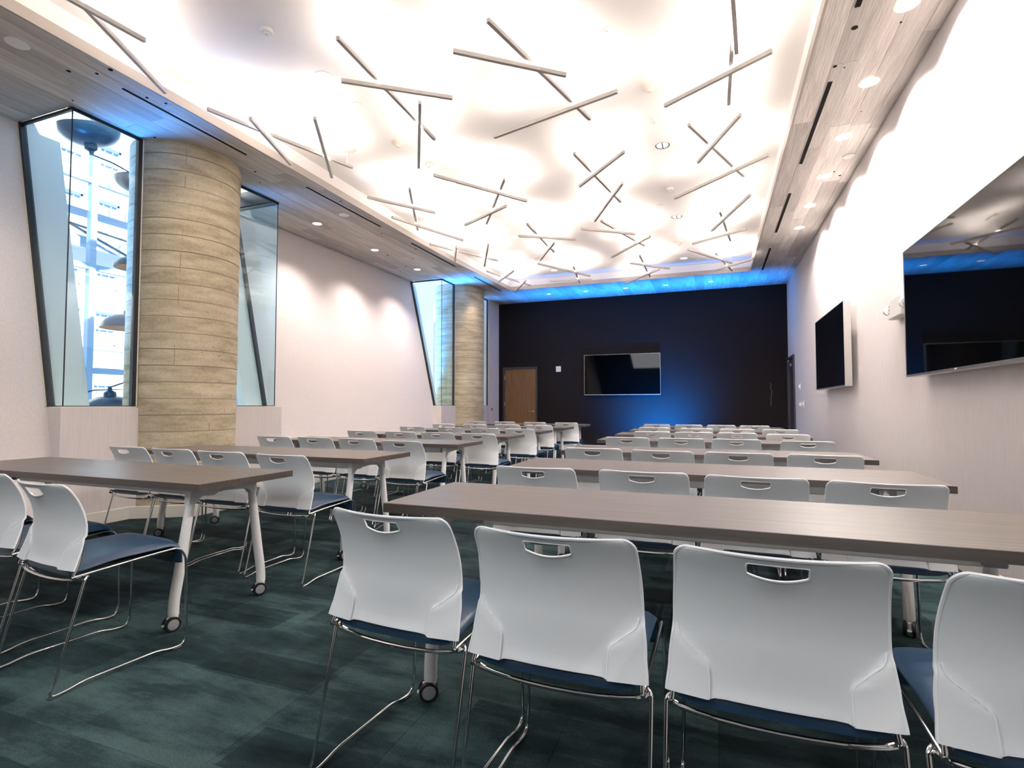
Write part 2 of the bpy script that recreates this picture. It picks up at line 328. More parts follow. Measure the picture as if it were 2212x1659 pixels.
# soffit backing and planks
m = MB()
bl = [(x - .015, y) for y, x in EDGE]
m.prism([(XW, Y0)] + bl + [(-4.47, YB), (XW, YB)], ZS + .016, ZS + .03)
for a, b in ((Y0, BAYS[0][0]), (BAYS[0][1], BAYS[1][0]), (BAYS[1][1], YB)): m.box(-6.5, XW, a, b, ZS + .016, ZS + .03)
m.box(SX + .01, XR + .05, Y0, YB, ZS + .016, ZS + .03); m.box(-4.48, SX + .02, SY + .02, YB, ZS + .016, ZS + .03)
o = m.build('soffit_backing', M_DARKGAP, ceiling)
PW = 0.181; GAP = 0.0022
def plank(x0, x1, y0, y1, clip=None):
    ys = [y0]
    if clip:
        k = max(1, int((y1 - y0) / .35)); ys = [y0 + (y1 - y0) * i / k for i in range(k + 1)]
    else: ys = [y0, y1]
    v = []; f = []; dz = random.uniform(-.0015, .0015); ox, oy = (x0 + x1) / 2, (y0 + y1) / 2
    for y in ys:
        r = min(x1, ex(y) - .004) if clip else x1
        r = max(r, x0 + .002)
        v += [(x0 - ox, y - oy, dz), (r - ox, y - oy, dz), (x0 - ox, y - oy, .016), (r - ox, y - oy, .016)]
    for i in range(len(ys) - 1):
        a = 4 * i; b = a + 4; f += [(a, a + 1, b + 1, b), (a, b, b + 2, a + 2), (a + 1, a + 3, b + 3, b + 1)]
    e = 4 * (len(ys) - 1); f += [(0, 2, 3, 1), (e, e + 1, e + 3, e + 2)]
    p = MB().add(v, f).build('plank', M_PLANK, ceiling); p.location = (ox, oy, ZS)
def run(x0, x1, ya, yb, clip=False):
    y = ya; first = random.uniform(.5, 2.2); 
    while y < yb - .02:
        l = first if first else random.uniform(1.3, 2.6); first = 0
        e = min(yb, y + l)
        if yb - e < .35: e = yb
        plank(x0 + GAP / 2, x1 - GAP / 2, y + GAP / 2, e - GAP / 2, clip); y = e
x = SX
while x < XR - .02: run(x, min(x + PW, XR), Y0 + 2.5, YB); x += PW
x = SX
while x > -4.46 + .02: run(max(x - PW, -4.46), x, SY + .02, YB); x -= PW
x = -4.455
while x > -6.3:
    lo = x - PW
    if x > -4.6: run(lo, x, Y0 + 2.5, SY + .02, True); run(lo, x, SY + .02, YB)
    elif lo > XW + .01: run(lo, x, Y0 + 2.5, YB)
    else:
        lo2 = lo if x < XW + .01 else lo
        if x > XW + .05: run(XW + .01, x, Y0 + 2.5, YB); x = XW + .01; continue
        for a_, b_ in ((Y0 + 2.5, BAYS[0][0] - .012), (BAYS[0][1] + .012, BAYS[1][0] - .012), (BAYS[1][1] + .012, YB)): run(lo, x, a_, b_)
    x = lo

# right wall (with far door opening), back wall, rear wall
m = MB(); m.box(XR, XR + .2, Y0, 12.24, 0, ZC); m.box(XR, XR + .2, 12.24, YB, 2.11, ZC); m.box(XR + .12, XR + .2, 12.24, YB, 0, 2.11); wr = struct(m, 'wall_right', M_WALL)
m = MB(); dx0, dx1 = -5.21, -4.335
m.box(-7.2, dx0, YB, YB + .2, 0, ZC); m.box(dx1, XR + .2, YB, YB + .2, 0, ZC); m.box(dx0, dx1, YB, YB + .2, 2.075, ZC); m.box(dx0, dx1, YB + .1, YB + .2, 0, 2.075)
struct(m, 'wall_back', M_BLACKWALL)
m = MB(); m.box(-7.2, XR + .2, Y0 - .2, Y0, 0, ZC); struct(m, 'wall_rear', M_BLACKWALL)
# slanted left wall, pieces between the window openings
def slab(mb, y0, y1, z0, z1, th=.06):
    a, b = slx(z0), slx(z1); v = [(a, y0, z0), (a, y1, z0), (b, y1, z1), (b, y0, z1), (a - th, y0, z0), (a - th, y1, z0), (b - th, y1, z1), (b - th, y0, z1)]
    mb.add(v, [(0, 1, 2, 3), (4, 7, 6, 5), (0, 4, 5, 1), (1, 5, 6, 2), (2, 6, 7, 3), (3, 7, 4, 0)])
m = MB(); SILL = 1.105
slab(m, Y0, 3.32, SILL - .02, ZC); slab(m, Y0, 2.99, 0, SILL - .02); slab(m, 5.15, 10.22, SILL - .02, ZC); slab(m, 5.55, 10.03, 0, SILL - .02); slab(m, 12.5, YB, SILL - .02, ZC)
m.box(-7.0, -5.38, 12.52, YB - .001, 0, ZC - .2)
struct(m, 'wall_left', M_WALL)
# plinths under the windows
m = MB(); m.box(-6.0, XW + .018, 2.985, 5.56, 0, SILL - .012); struct(m, 'trim_3', M_WALL)
m = MB(); m.box(-6.0, XW + .018, 10.02, 12.5, 0, SILL - .012); struct(m, 'trim_4', M_WALL)
m = MB(); m.box(-6.2, XW - .002, 3.0, 5.54, SILL - .012, SILL); struct(m, 'trim_5', M_TRIMW)
m = MB(); m.box(-6.2, XW - .002, 10.03, 12.5, SILL - .012, SILL); struct(m, 'trim_6', M_TRIMW)
# window heads above the soffit line
m = MB(); m.box(XW - .06, XW - .01, 3.0, 5.46, ZS, ZC + .1); m.box(XW - .06, XW - .01, 10.04, 12.51, ZS, ZC + .1); struct(m, 'trim_7', M_OUTWHITE)
# baseboards
def base(name, pts, h=.12, t=.014):
    b = MB(); P = [Vector((x, y, 0)) for x, y in pts]; n = len(P); outs = []
    for i in range(n):
        d = (P[min(i + 1, n - 1)] - P[max(i - 1, 0)]).normalized(); outs.append(Vector((d.y, -d.x, 0)))
    v = []
    for p, q in zip(P, outs): v += [p, p + Vector((0, 0, h)), p + q * t, p + q * t + Vector((0, 0, h - .004))]
    f = []
    for i in range(n - 1):
        a, c = 4 * i, 4 * i + 4; f += [(a + 2, c + 2, c + 3, a + 3), (a + 1, a + 3, c + 3, c + 1), (a, a + 1, c + 1, c)]
    f += [(0, 2, 3, 1), (4 * n - 4, 4 * n - 3, 4 * n - 1, 4 * n - 2)]
    b.add(v, f); return struct(b, name, M_TRIMW)
fx = slx(0.06)
base('baseboard_left', [(fx + .005, Y0), (fx + .005, 2.98), (XW + .022, 2.99), (XW + .022, 3.60), (-4.90, 3.92), (-4.90, 4.46), (XW + .022, 4.80), (XW + .022, 5.57), (fx + .005, 5.58), (fx + .005, 10.0), (XW + .022, 10.02), (XW + .022, 10.60), (-4.96, 10.93), (-4.96, 11.53), (XW + .03, 11.86), (-5.37, 12.52), (-5.37, YB)])
base('baseboard_back', [(-4.28, YB - .001), (XR, YB - .001)])
base('baseboard_right', [(XR - .001, 12.2), (XR - .001, Y0)])

# ------------------------------------------------------------------ columns
def column(name, cx, cy, R, label):
    prof = []; z = 0.0; zs0 = 0.012; prof.append((R, 0)); ms = []; zz = zs0; top = ZS + .03; P = .1675
    while zz < top:
        dr = random.uniform(-.0025, .0025); a = zz + .005; b = min(zz + P - .005, top)
        for q in ((R + dr, a), (R + dr, b)): prof.append(q)
        ms += [1, 0]
        if b >= top: break
        prof.append((R - .003, b + .003)); ms.append(1); prof.append((R - .003, b + .009)); ms.append(1); zz += P
    while len(ms) < len(prof) - 1: ms.append(0)
    o = MB().lathe(prof, 72, ms=ms).build(name, [M_CONC, M_SEAM], smooth=True, loc=(cx, cy, 0), angle=25)
    tag(o, label, 'column'); return o
column('concrete_column', -5.476, 4.19, 0.531, 'thick round board-marked concrete column nearest the big wall, between two angled windows')
column('concrete_column', -5.579, 11.23, 0.573, 'far round board-marked concrete column near the charcoal back wall')

# tie holes and short vertical form seams in the nearest column
m = MB(); cc = (-5.476, 4.19); Rc = .531
for a_, z_ in [(-7.0, 1.731), (3.2, 1.706), (1.4, 1.65), (4.8, 1.602), (-.4, 1.638), (-19.6, 1.668), (-18.2, 1.499), (2.4, 1.064), (9.3, 1.063), (5.0, 1.079), (-52.2, 2.0), (-40.0, 1.993), (1.6, 1.371), (-13.8, 1.716)]:
    t = math.radians(a_); d_ = Vector((math.cos(t), math.sin(t), 0)); p_ = Vector((*cc, z_)) + d_ * (Rc - .004); q_ = random.uniform(.5, 1)
    m.tube([p_, p_ + d_ * .0075], .009 * q_, 8)
for (a_, z0_), (b_, z1_) in [((-39.2, 3.786), (-39.2, 3.591)), ((-39.9, 3.483), (-39.6, 3.367)), ((-40, 2.95), (-41.4, 2.804)), ((-42, 2.683), (-42.4, 2.467)), ((-43.4, 2.323), (-43.4, 2.156)), ((-45.5, 1.729), (-45.9, 1.517)), ((-9.9, .939), (-9.7, .851))]:
    P_ = []
    for k in range(4):
        t = math.radians(a_ + (b_ - a_) * k / 3); P_.append((cc[0] + Rc * math.cos(t), cc[1] + Rc * math.sin(t), z0_ + (z1_ - z0_) * k / 3))
    m.tube(P_, .0032, 5)
pit = m.build('tie_holes', M_SEAM); pit['kind'] = 'stuff'
col_ = bpy.data.objects['concrete_column']; pit.parent = col_; pit.location = (-col_.location.x, -col_.location.y, 0)

# ------------------------------------------------------------------ windows
def quadpane(parent, pts, t=.006, name='pane'):
    a = [Vector(p) for p in pts]; n = (a[1] - a[0]).cross(a[2] - a[0]).normalized() * t
    return MB().add(a + [p + n for p in a], [(0, 1, 2, 3), (7, 6, 5, 4), (0, 4, 5, 1), (1, 5, 6, 2), (2, 6, 7, 3), (3, 7, 4, 0)]).build(name, M_GLASS, parent)
def window(num, yr, yf0, yf1, colside):
    """return pane in the plane y=yr from the slanted wall to the corner, front pane in the plane x=XW"""
    r = empty('window_%d' % num, (0, 0, 0), kind='structure')
    zb, zt = SILL + .003, ZS - .002
    quadpane(r, [(slx(zb) + .03, yr, zb), (XW, yr, zb), (XW, yr, zt), (slx(zt) + .03, yr, zt)])
    quadpane(r, [(XW, yf0, zb), (XW, yf1, zb), (XW, yf1, zt), (XW, yf0, zt)])
    f = MB(); w_ = .034
    f.bar((slx(zb) + .018, yr, zb), (slx(zt) + .018, yr, zt), .034, .05, up=(0, 1, 0))
    f.box(slx(zt), XW + .004, yr - .012, yr + .012, zt - .026, zt); f.box(XW - .012, XW + .006, min(yf0, yf1), max(yf0, yf1), zt - .026, zt)
    f.box(slx(zb), XW, yr - .006, yr + .006, zb - .002, zb + .005); f.box(XW - .006, XW + .004, min(yf0, yf1), max(yf0, yf1), zb - .002, zb + .005)
    if colside is not None: f.box(XW - .03, XW + .012, colside - .02, colside + .02, zb - .002, zt)
    f.build('window_frame', M_BLKFRAME, r)
    g = MB(); g.bar((XW + .001, yr - .001, zb), (XW + .001, yr - .001, zt), .008, .008, up=(1, 0, 0)); g.build('corner_seal', M_BLKFRAME, r)
    h = MB(); s = -1 if yf0 > yf1 - 99 and yr < yf1 else 1
    h.bar((slx(zb) - .004, yr - .03 * (1 if yr < yf1 else -1), zb), (slx(zt) - .004, yr - .03 * (1 if yr < yf1 else -1), zt), .018, .02, up=(0, 1, 0)); h.build('window_trim', M_TRIMW, r)
    if colside is not None:
        h = MB(); h.box(XW - .02, XW + .012, colside + .02, colside + .034, zb, zt); h.build('window_trim', M_TRIMW, r)
    return r
window(1, 3.01, 3.01, 3.62, 3.62)
window(2, 5.45, 4.66, 5.45, None)
window(3, 10.05, 10.05, 10.62, 10.62)
r4 = empty('window_4', (0, 0, 0), kind='structure'); quadpane(r4, [(XW, 11.75, SILL), (XW, 12.5, SILL), (XW, 12.5, ZS - .002), (XW, 11.75, ZS - .002)])
f = MB(); f.box(XW - .02, XW + .01, 12.49, 12.52, SILL, ZS); f.box(XW - .012, XW + .006, 11.8, 12.5, ZS - .028, ZS - .002); f.build('window_frame', M_BLKFRAME, r4)
# outer cladding reveal seen through the glass: white jamb faces
m = MB()
for ya, yb in ((3.0, 3.335), (5.14, 5.46), (10.04, 10.235)):
    z0, z1 = SILL, ZS + .02; a, b = slx(z0) + .003, slx(z1) + .003
    m.add([(a, ya, z0), (a, yb, z0), (b, yb, z1), (b, ya, z1), (a - .1, ya, z0), (a - .1, yb, z0), (b - .1, yb, z1), (b - .1, ya, z1)], [(0, 1, 2, 3), (4, 7, 6, 5), (0, 4, 5, 1), (1, 5, 6, 2), (2, 6, 7, 3), (3, 7, 4, 0)])
struct(m, 'trim_8', M_OUTWHITE)
# ------------------------------------------------------------------ doors
d = empty('door_1', (dx0, YB, 0), kind='structure'); Wd = dx1 - dx0
m = MB(); m.box(-.045, 0.0, -.03, .02, 0, 2.12); m.box(Wd, Wd + .045, -.03, .02, 0, 2.12); m.box(0, Wd, -.03, .02, 2.075, 2.12); m.build('door_frame', M_DOORF, d)
leaf = MB().box(.004, Wd - .004, .0, .045, .008, 2.071).build('door_leaf', M_DOOR, d)
m = MB(); m.lathe([(.0001, -.012), (.034, -.012), (.036, -.004), (.034, 0)], 20, (Wd - .07, 0, .95), 'y'); m.tube(fillet([(Wd - .07, -.01, .95), (Wd - .07, -.055, .95), (Wd - .19, -.055, .95)], .02), .011, 10); m.build('lever_handle', M_CHROME, leaf, smooth=True)
for z in (.25, 1.15, 1.85): MB().tube([(.0, -.006, z - .055), (.0, -.006, z + .055)], .008, 8).build('hinge', M_SILVER, leaf, smooth=True)
d = empty('door_2', (XR, 12.24, 0), kind='structure')
m = MB(); m.box(-.03, .04, -.05, 0, 0, 2.16); m.box(-.03, .04, .0, .955, 2.11, 2.16); m.box(-.03, .04, .9, .955, 0, 2.11); m.build('door_frame', M_DOORF, d)
leaf = MB().box(.02, .065, .004, .896, .008, 2.106).build('door_leaf', M_DOORF, d)
m = MB(); m.box(-.005, .02, .62, .86, 1.96, 2.02); m.bar((-.01, .7, 2.0), (-.06, .45, 2.06), .02, .012); m.build('door_closer', M_SILVER, leaf)

# ------------------------------------------------------------------ displays
def display(loc, rz, label, backplate=None):
    r = empty('wall_display', loc, rz, label, 'television', 'large black flat screens')
    W, H, T = 1.845, 1.0, .075
    m = MB(); m.box(-W / 2, W / 2, .012, T, -H / 2, H / 2); m.build('housing', M_SILVER, r)
    m = MB(); t = .006; m.box(-W / 2, W / 2, 0, .012, H / 2 - t, H / 2); m.box(-W / 2, W / 2, 0, .012, -H / 2, -H / 2 + .016); m.box(-W / 2, -W / 2 + t, 0, .012, -H / 2 + .016, H / 2 - t); m.box(W / 2 - t, W / 2, 0, .012, -H / 2 + .016, H / 2 - t); m.build('bezel', M_SILVER, r)
    MB().box(-W / 2 + t, W / 2 - t, .002, .0125, -H / 2 + .016, H / 2 - t).build('screen', M_SCREEN, r)
    MB().box(-.018, .018, -.002, .001, -H / 2 + .004, -H / 2 + .012).build('status_light', M_DEVICE, r)
    m = MB(); m.box(-.35, .35, T, .125, -.28, .22); m.box(-.62, -.56, T, .122, -.42, .36); m.box(.56, .62, T, .122, -.42, .36); m.bar((-.6, .10, -.42), (-.66, .09, -.36), .02, .02); m.build('mount', M_BLACKPL, r)
    return r
display((XR - .135, 8.06, 1.84), -PI / 2, 'smaller-looking black screen further along the pale wall, near the back')
display((XR - .135, 4.12, 1.84), -PI / 2, 'biggest black screen on the pale wall, reflecting the ceiling lights')
tb = display((-2.095, YB - .14, 1.865), 0, 'black screen with thin silver edge on the charcoal wall')
p = MB().rbox(-3.07, -1.205, YB - .012, YB - .0005, 1.36, 2.51, .004).build('black_rectangle', M_MATTEBLK); tag(p, 'matt black rectangle behind the screen on the charcoal wall', 'panel')  # thin dark rectangle reaching above and left of the screen

# ------------------------------------------------------------------ chair
def smooth(a, b, x): t = max(0, min(1, (x - a) / (b - a))); return t * t * (3 - 2 * t)
def lerp(tab, z):
    for (a, va), (b, vb) in zip(tab, tab[1:]):
        if z <= b: t = (z - a) / (b - a); t = max(0, min(1, t)); t = t * t * (3 - 2 * t); return va + (vb - va) * t
    return tab[-1][1]
HW = [(.462, .232), (.52, .226), (.62, .2165), (.80, .2095)]
YS = [(.462, .078), (.62, .118), (.80, .045)]
ZT = .80; RC = .028; XSLOT = .060; ZSB = .757; ZST = .783
def back_pt(u, z, th=0.0):
    hw = lerp(HW, z); x = u * hw
    if z > ZT - RC: hw2 = hw - RC + math.sqrt(max(0, RC * RC - (z - ZT + RC) ** 2)); x = u * hw2
    y = (.118 - .073 * ((z - .61) / .19) ** 2 if z > .61 else .118 - .040 * ((.61 - z) / .148) ** 1.6) - .030 * (1 - u * u) * (0.35 + 0.65 * smooth(.46, .60, z)) - .010 * (1 - u * u)
    ax = abs(x); zl = .527 + (ax - .137) / .073 * .052
    pad = smooth(.134, .141, ax) * (1 - smooth(zl - .002, zl + .006, z))
    z2 = z
    if ax < XSLOT + .003:
        wgt = smooth(.70, ZSB, z) if z <= ZSB + 1e-6 else (1 - smooth(ZSB, ZST, z))
        z2 = z - .011 * wgt * max(0, 1 - (x / XSLOT) ** 2)
    if z < .475: z2 += .006 * (1 - smooth(.12, .14, ax))
    return Vector((x, y - .0075 * pad + th, z2))
us = [-1, -.965, -.9, -.8, -.7, -.66, -.645, -.63, -.615, -.6, -.585, -.55, -.45, -.36, -.29, -.22, -.11, 0]
us = us + [-u for u in us[-2::-1]]
zs = [.462, .47, .485, .50, .515, .525, .533, .541, .549, .557, .565, .573, .581, .59, .605, .63, .66, .69, .715, .735, .748, ZSB, .765, .775, ZST, .788, .7925, .7955, .798, .7995, .80]
def make_back():
    m = MB(); nU, nZ = len(us), len(zs); v = []
    for th in (0, .007):
        for z in zs:
            for u in us: v.append(back_pt(u, z, th))
    def hole(i, j): return (zs[j] >= ZSB - 1e-6 and zs[j + 1] <= ZST + 1e-6 and abs(us[i]) <= .2901 and abs(us[i + 1]) <= .2901)
    f = []; off = nU * nZ; solid = {(i, j) for i in range(nU - 1) for j in range(nZ - 1) if not hole(i, j)}
    for (i, j) in solid:
        a, b, c, d_ = j * nU + i, j * nU + i + 1, (j + 1) * nU + i + 1, (j + 1) * nU + i
        f.append((a, b, c, d_)); f.append((a + off, d_ + off, c + off, b + off))
        for (p, q, ni, nj) in ((a, b, i, j - 1), (b, c, i + 1, j), (c, d_, i, j + 1), (d_, a, i - 1, j)):
            if (ni, nj) not in solid: f.append((p, p + off, q + off, q))
    m.add(v, f)
    return m
def rim_pts():
    pts = [back_pt(-1, z, .002) for z in zs] + [back_pt(u, ZT, .002) for u in us[1:]] + [back_pt(1, z, .002) for z in zs[::-1][1:]]
    return pts
def slot_pts():
    P = []
    for k in range(9): u = -.29 + .58 * k / 8; P.append(back_pt(u, ZSB, .001))
    P += [back_pt(.29, ZST, .001), back_pt(0, ZST, .001), back_pt(-.29, ZST, .001)]
    return fillet([P[-1]] + P + [P[0]], .006, 2)[1:-1]
def make_chair():
    r = empty('stacking_chair', cat='chair', group='white stacking chairs with navy seats')
    bk = make_back().build('backrest', M_PLASTIC, r, smooth=True, angle=50)
    m = MB(); m.tube(rim_pts(), .0042, 6); m.tube(slot_pts(), .0026, 5, closed=True)
    for sg in (-1, 1): m.tube(fillet([back_pt(sg * x_ / lerp(HW, z_), z_, -.001) for x_, z_ in ((.209, .600), (.205, .578), (.172, .556), (.1405, .531), (.1385, .500), (.1385, .465))], .012, 3), .0026, 5)
    pb = [back_pt(u, .463, .003) for u in us if abs(u) <= .56]; m.tube(pb, .003, 5)
    m.build('backrest_rim', M_RIM, bk, smooth=True)
    # seat cushion: crowned pad with a waterfall front
    m = MB(); nx, ny = 14, 16; v = []
    prof = []
    for j in range(ny + 1):
        t = j / ny
        if t < .72: y = .078 + (.455 - .078) * t / .72; z = .470 + .018 * smooth(0, .5, t / .72)
        else:
            a = (t - .72) / .28 * (PI / 2 + .12); y = .455 + .078 * math.sin(a); z = .410 + .078 * math.cos(a) - .004 * 0
            if t == 1: z -= .02
        prof.append((y, z))
    for side in (0, 1):
        for j, (y, z) in enumerate(prof):
            tx, tz = (prof[min(j + 1, ny)][0] - prof[max(j - 1, 0)][0]), (prof[min(j + 1, ny)][1] - prof[max(j - 1, 0)][1]); l = math.hypot(tx, tz); nxn, nzn = -tz / l, tx / l
            for i in range(nx + 1):
                s = -1 + 2 * i / nx; hw = .209 - .004 * smooth(.3, 0, y) ; edge = 1 - abs(s) ** 5; ends = 1 - max(0, (1 - j / 1.6)) ** 2 * .8
                th = (.006 * (1 - s * s) * smooth(0, 3, j) + .018 * edge ** .5 * ends + .002) if side == 0 else -.020 * max(edge, .05) ** .5
                v.append((s * hw, y + nxn * (th - .018), z + nzn * (th - .018)))
    n1 = (nx + 1) * (ny + 1); f = []
    for j in range(ny):
        for i in range(nx):
            a, b, c, d_ = j * (nx + 1) + i, j * (nx + 1) + i + 1, (j + 1) * (nx + 1) + i + 1, (j + 1) * (nx + 1) + i
            f += [(a, b, c, d_), (a + n1, d_ + n1, c + n1, b + n1)]
    per = [i for i in range(nx + 1)] + [j * (nx + 1) + nx for j in range(1, ny + 1)] + [ny * (nx + 1) + i for i in range(nx - 1, -1, -1)] + [j * (nx + 1) for j in range(ny - 1, 0, -1)]
    for a, b in zip(per, per[1:] + per[:1]): f.append((a, b, b + n1, a + n1))
    m.add(v, f); m.build('seat_cushion', M_VINYL, r, smooth=True, angle=70)
    m = MB(); m.prism([(-.19, .12), (.19, .12), (.19, .44), (-.19, .44)], .440, .452); m.bar((-.205, .505, .385), (.205, .505, .385), .008, .008); m.bar((-.19, .47, .43), (.19, .47, .43), .05, .01); m.build('seat_pan', M_BLACKPL, r)
    RR = .0056; X = .235
    # side loops: one bent rod each, from the crossbar over the seat corner to the sled foot and up the front
    for s in (-1, 1):
        xs = s * X
        pts = [(s * .222, .128, .428), (s * .237, .112, .425), (s * .238, .02, .05), (s * .238, .0, .0075), (s * .238, .05, .0075), (s * .237, .12, .022), (s * .236, .40, .022), (s * .235, .455, .0075), (s * .233, .515, .0075), (s * .231, .530, .05), (s * .222, .525, .41), (s * .222, .49, .457), (s * .222, .30, .448), (s * .222, .07, .434)]
        m = MB(); m.tube(fillet(pts, .028, 4), RR, 8); m.build('leg', M_CHROME, r, smooth=True, angle=80)
        m = MB(); m.tube(fillet([(s * .222, .11, .437), (s * .222, .070, .428), (s * .216, .099, .48), (s * .212, .112, .56)], .016, 3), RR, 8); m.build('back_support', M_CHROME, r, smooth=True, angle=80)
        for yy in (.02, .485): MB().rbox(s * .2365 - .009, s * .2365 + .009, yy - .02, yy + .02, 0, .007, .003, n=1).build('glide', M_BLACKPL, r)
    m = MB(); arc = lambda z0, sag, yy: [(.232 * math.sin(a), yy - .035 * math.cos(a), z0 - sag * math.cos(a)) for a in [(-PI / 2 + PI * k / 12) for k in range(13)]]
    m.tube([(-.232, .12, .428)] + arc(.424, .018, .118) + [(.232, .12, .428)], RR, 8); m.build('crossbar', M_CHROME, r, smooth=True)
    m = MB(); m.tube(arc(.430, .016, .100), RR * .85, 8); m.build('crossbar', M_CHROME, r, smooth=True)
    return r
CH = {
'R1': [(-0.913, 1.298), (-0.388, 1.233), (0.12, 1.227), (0.633, 1.216)],
'R2': [(-0.864, 2.551), (-0.326, 2.571), (0.168, 2.552), (0.655, 2.534)],
'R3': [(-0.838, 3.848), (-0.348, 3.806), (0.148, 3.82), (0.654, 3.827)],
'R4': [(-0.803, 5.261), (-0.296, 5.277), (0.192, 5.322), (0.769, 5.249)],
'R5': [(-0.697, 6.531), (-0.223, 6.533), (0.243, 6.538), (0.746, 6.391)],
'R6': [(-0.795, 7.707), (-0.224, 7.638), (0.287, 7.6), (0.803, 7.651)],
'R7': [(-0.876, 8.974), (-0.377, 8.964), (0.108, 8.996), (0.583, 8.911)],
'L1': [(-3.90, 1.42), (-3.24, 1.43), (-2.61, 1.325)],
'L2': [(-4.219, 2.726), (-3.707, 2.701), (-3.176, 2.662), (-2.61, 2.626)],
'L3': [(-4.209, 4.172), (-3.698, 4.179), (-3.182, 4.146), (-2.61, 4.034)],
'L4': [(-4.074, 5.436), (-3.51, 5.427), (-3.005, 5.418), (-2.454, 5.348)],
'L5': [(-4.177, 6.783), (-3.522, 6.746), (-2.97, 6.709), (-2.428, 6.625)],
'L6': [(-4.261, 7.909), (-3.685, 7.912), (-3.123, 7.988), (-2.563, 7.92)],
'L7': [(-4.339, 9.411), (-3.728, 9.387), (-3.082, 9.272), (-2.487, 9.262)]}
ORD = ['first', 'second', 'third', 'fourth', 'fifth', 'sixth', 'seventh']
ORDB = ['nearest', 'second', 'third', 'fourth', 'fifth', 'sixth', 'farthest']
def chair_label(k, i, n):
    side = 'by the pale screen wall' if k[0] == 'R' else 'by the concrete columns'
    row = ORDB[int(k[1]) - 1]
    if k[0] == 'R': pos = ['at the aisle end', 'second from the aisle', 'third from the aisle', 'at the wall end'][i]
    else:
        j = n - 1 - i; pos = ['at the aisle end', 'second from the aisle', 'third from the aisle', 'at the window end'][j]
    return 'white chair %s, %s row of tables %s' % (pos, row, side)
proto = make_chair(); used = False
ROT = {('R1', 0): -4, ('R1', 1): -1, ('R1', 2): -1, ('R1', 3): 1, ('L1', 2): -6, ('L1', 1): -3, ('R3', 1): -3, ('R3', 3): -4, ('R6', 3): -4}
for k, v in CH.items():
    for i, (x, y) in enumerate(v):
        rz = math.radians(ROT.get((k, i), random.uniform(-2, 2))); lb = chair_label(k, i, len(v))
        if not used: proto.location = (x, y, 0); proto.rotation_euler = (0, 0, rz); proto['label'] = lb; used = True
        else: dup(proto, (x, y, 0), rz, lb)

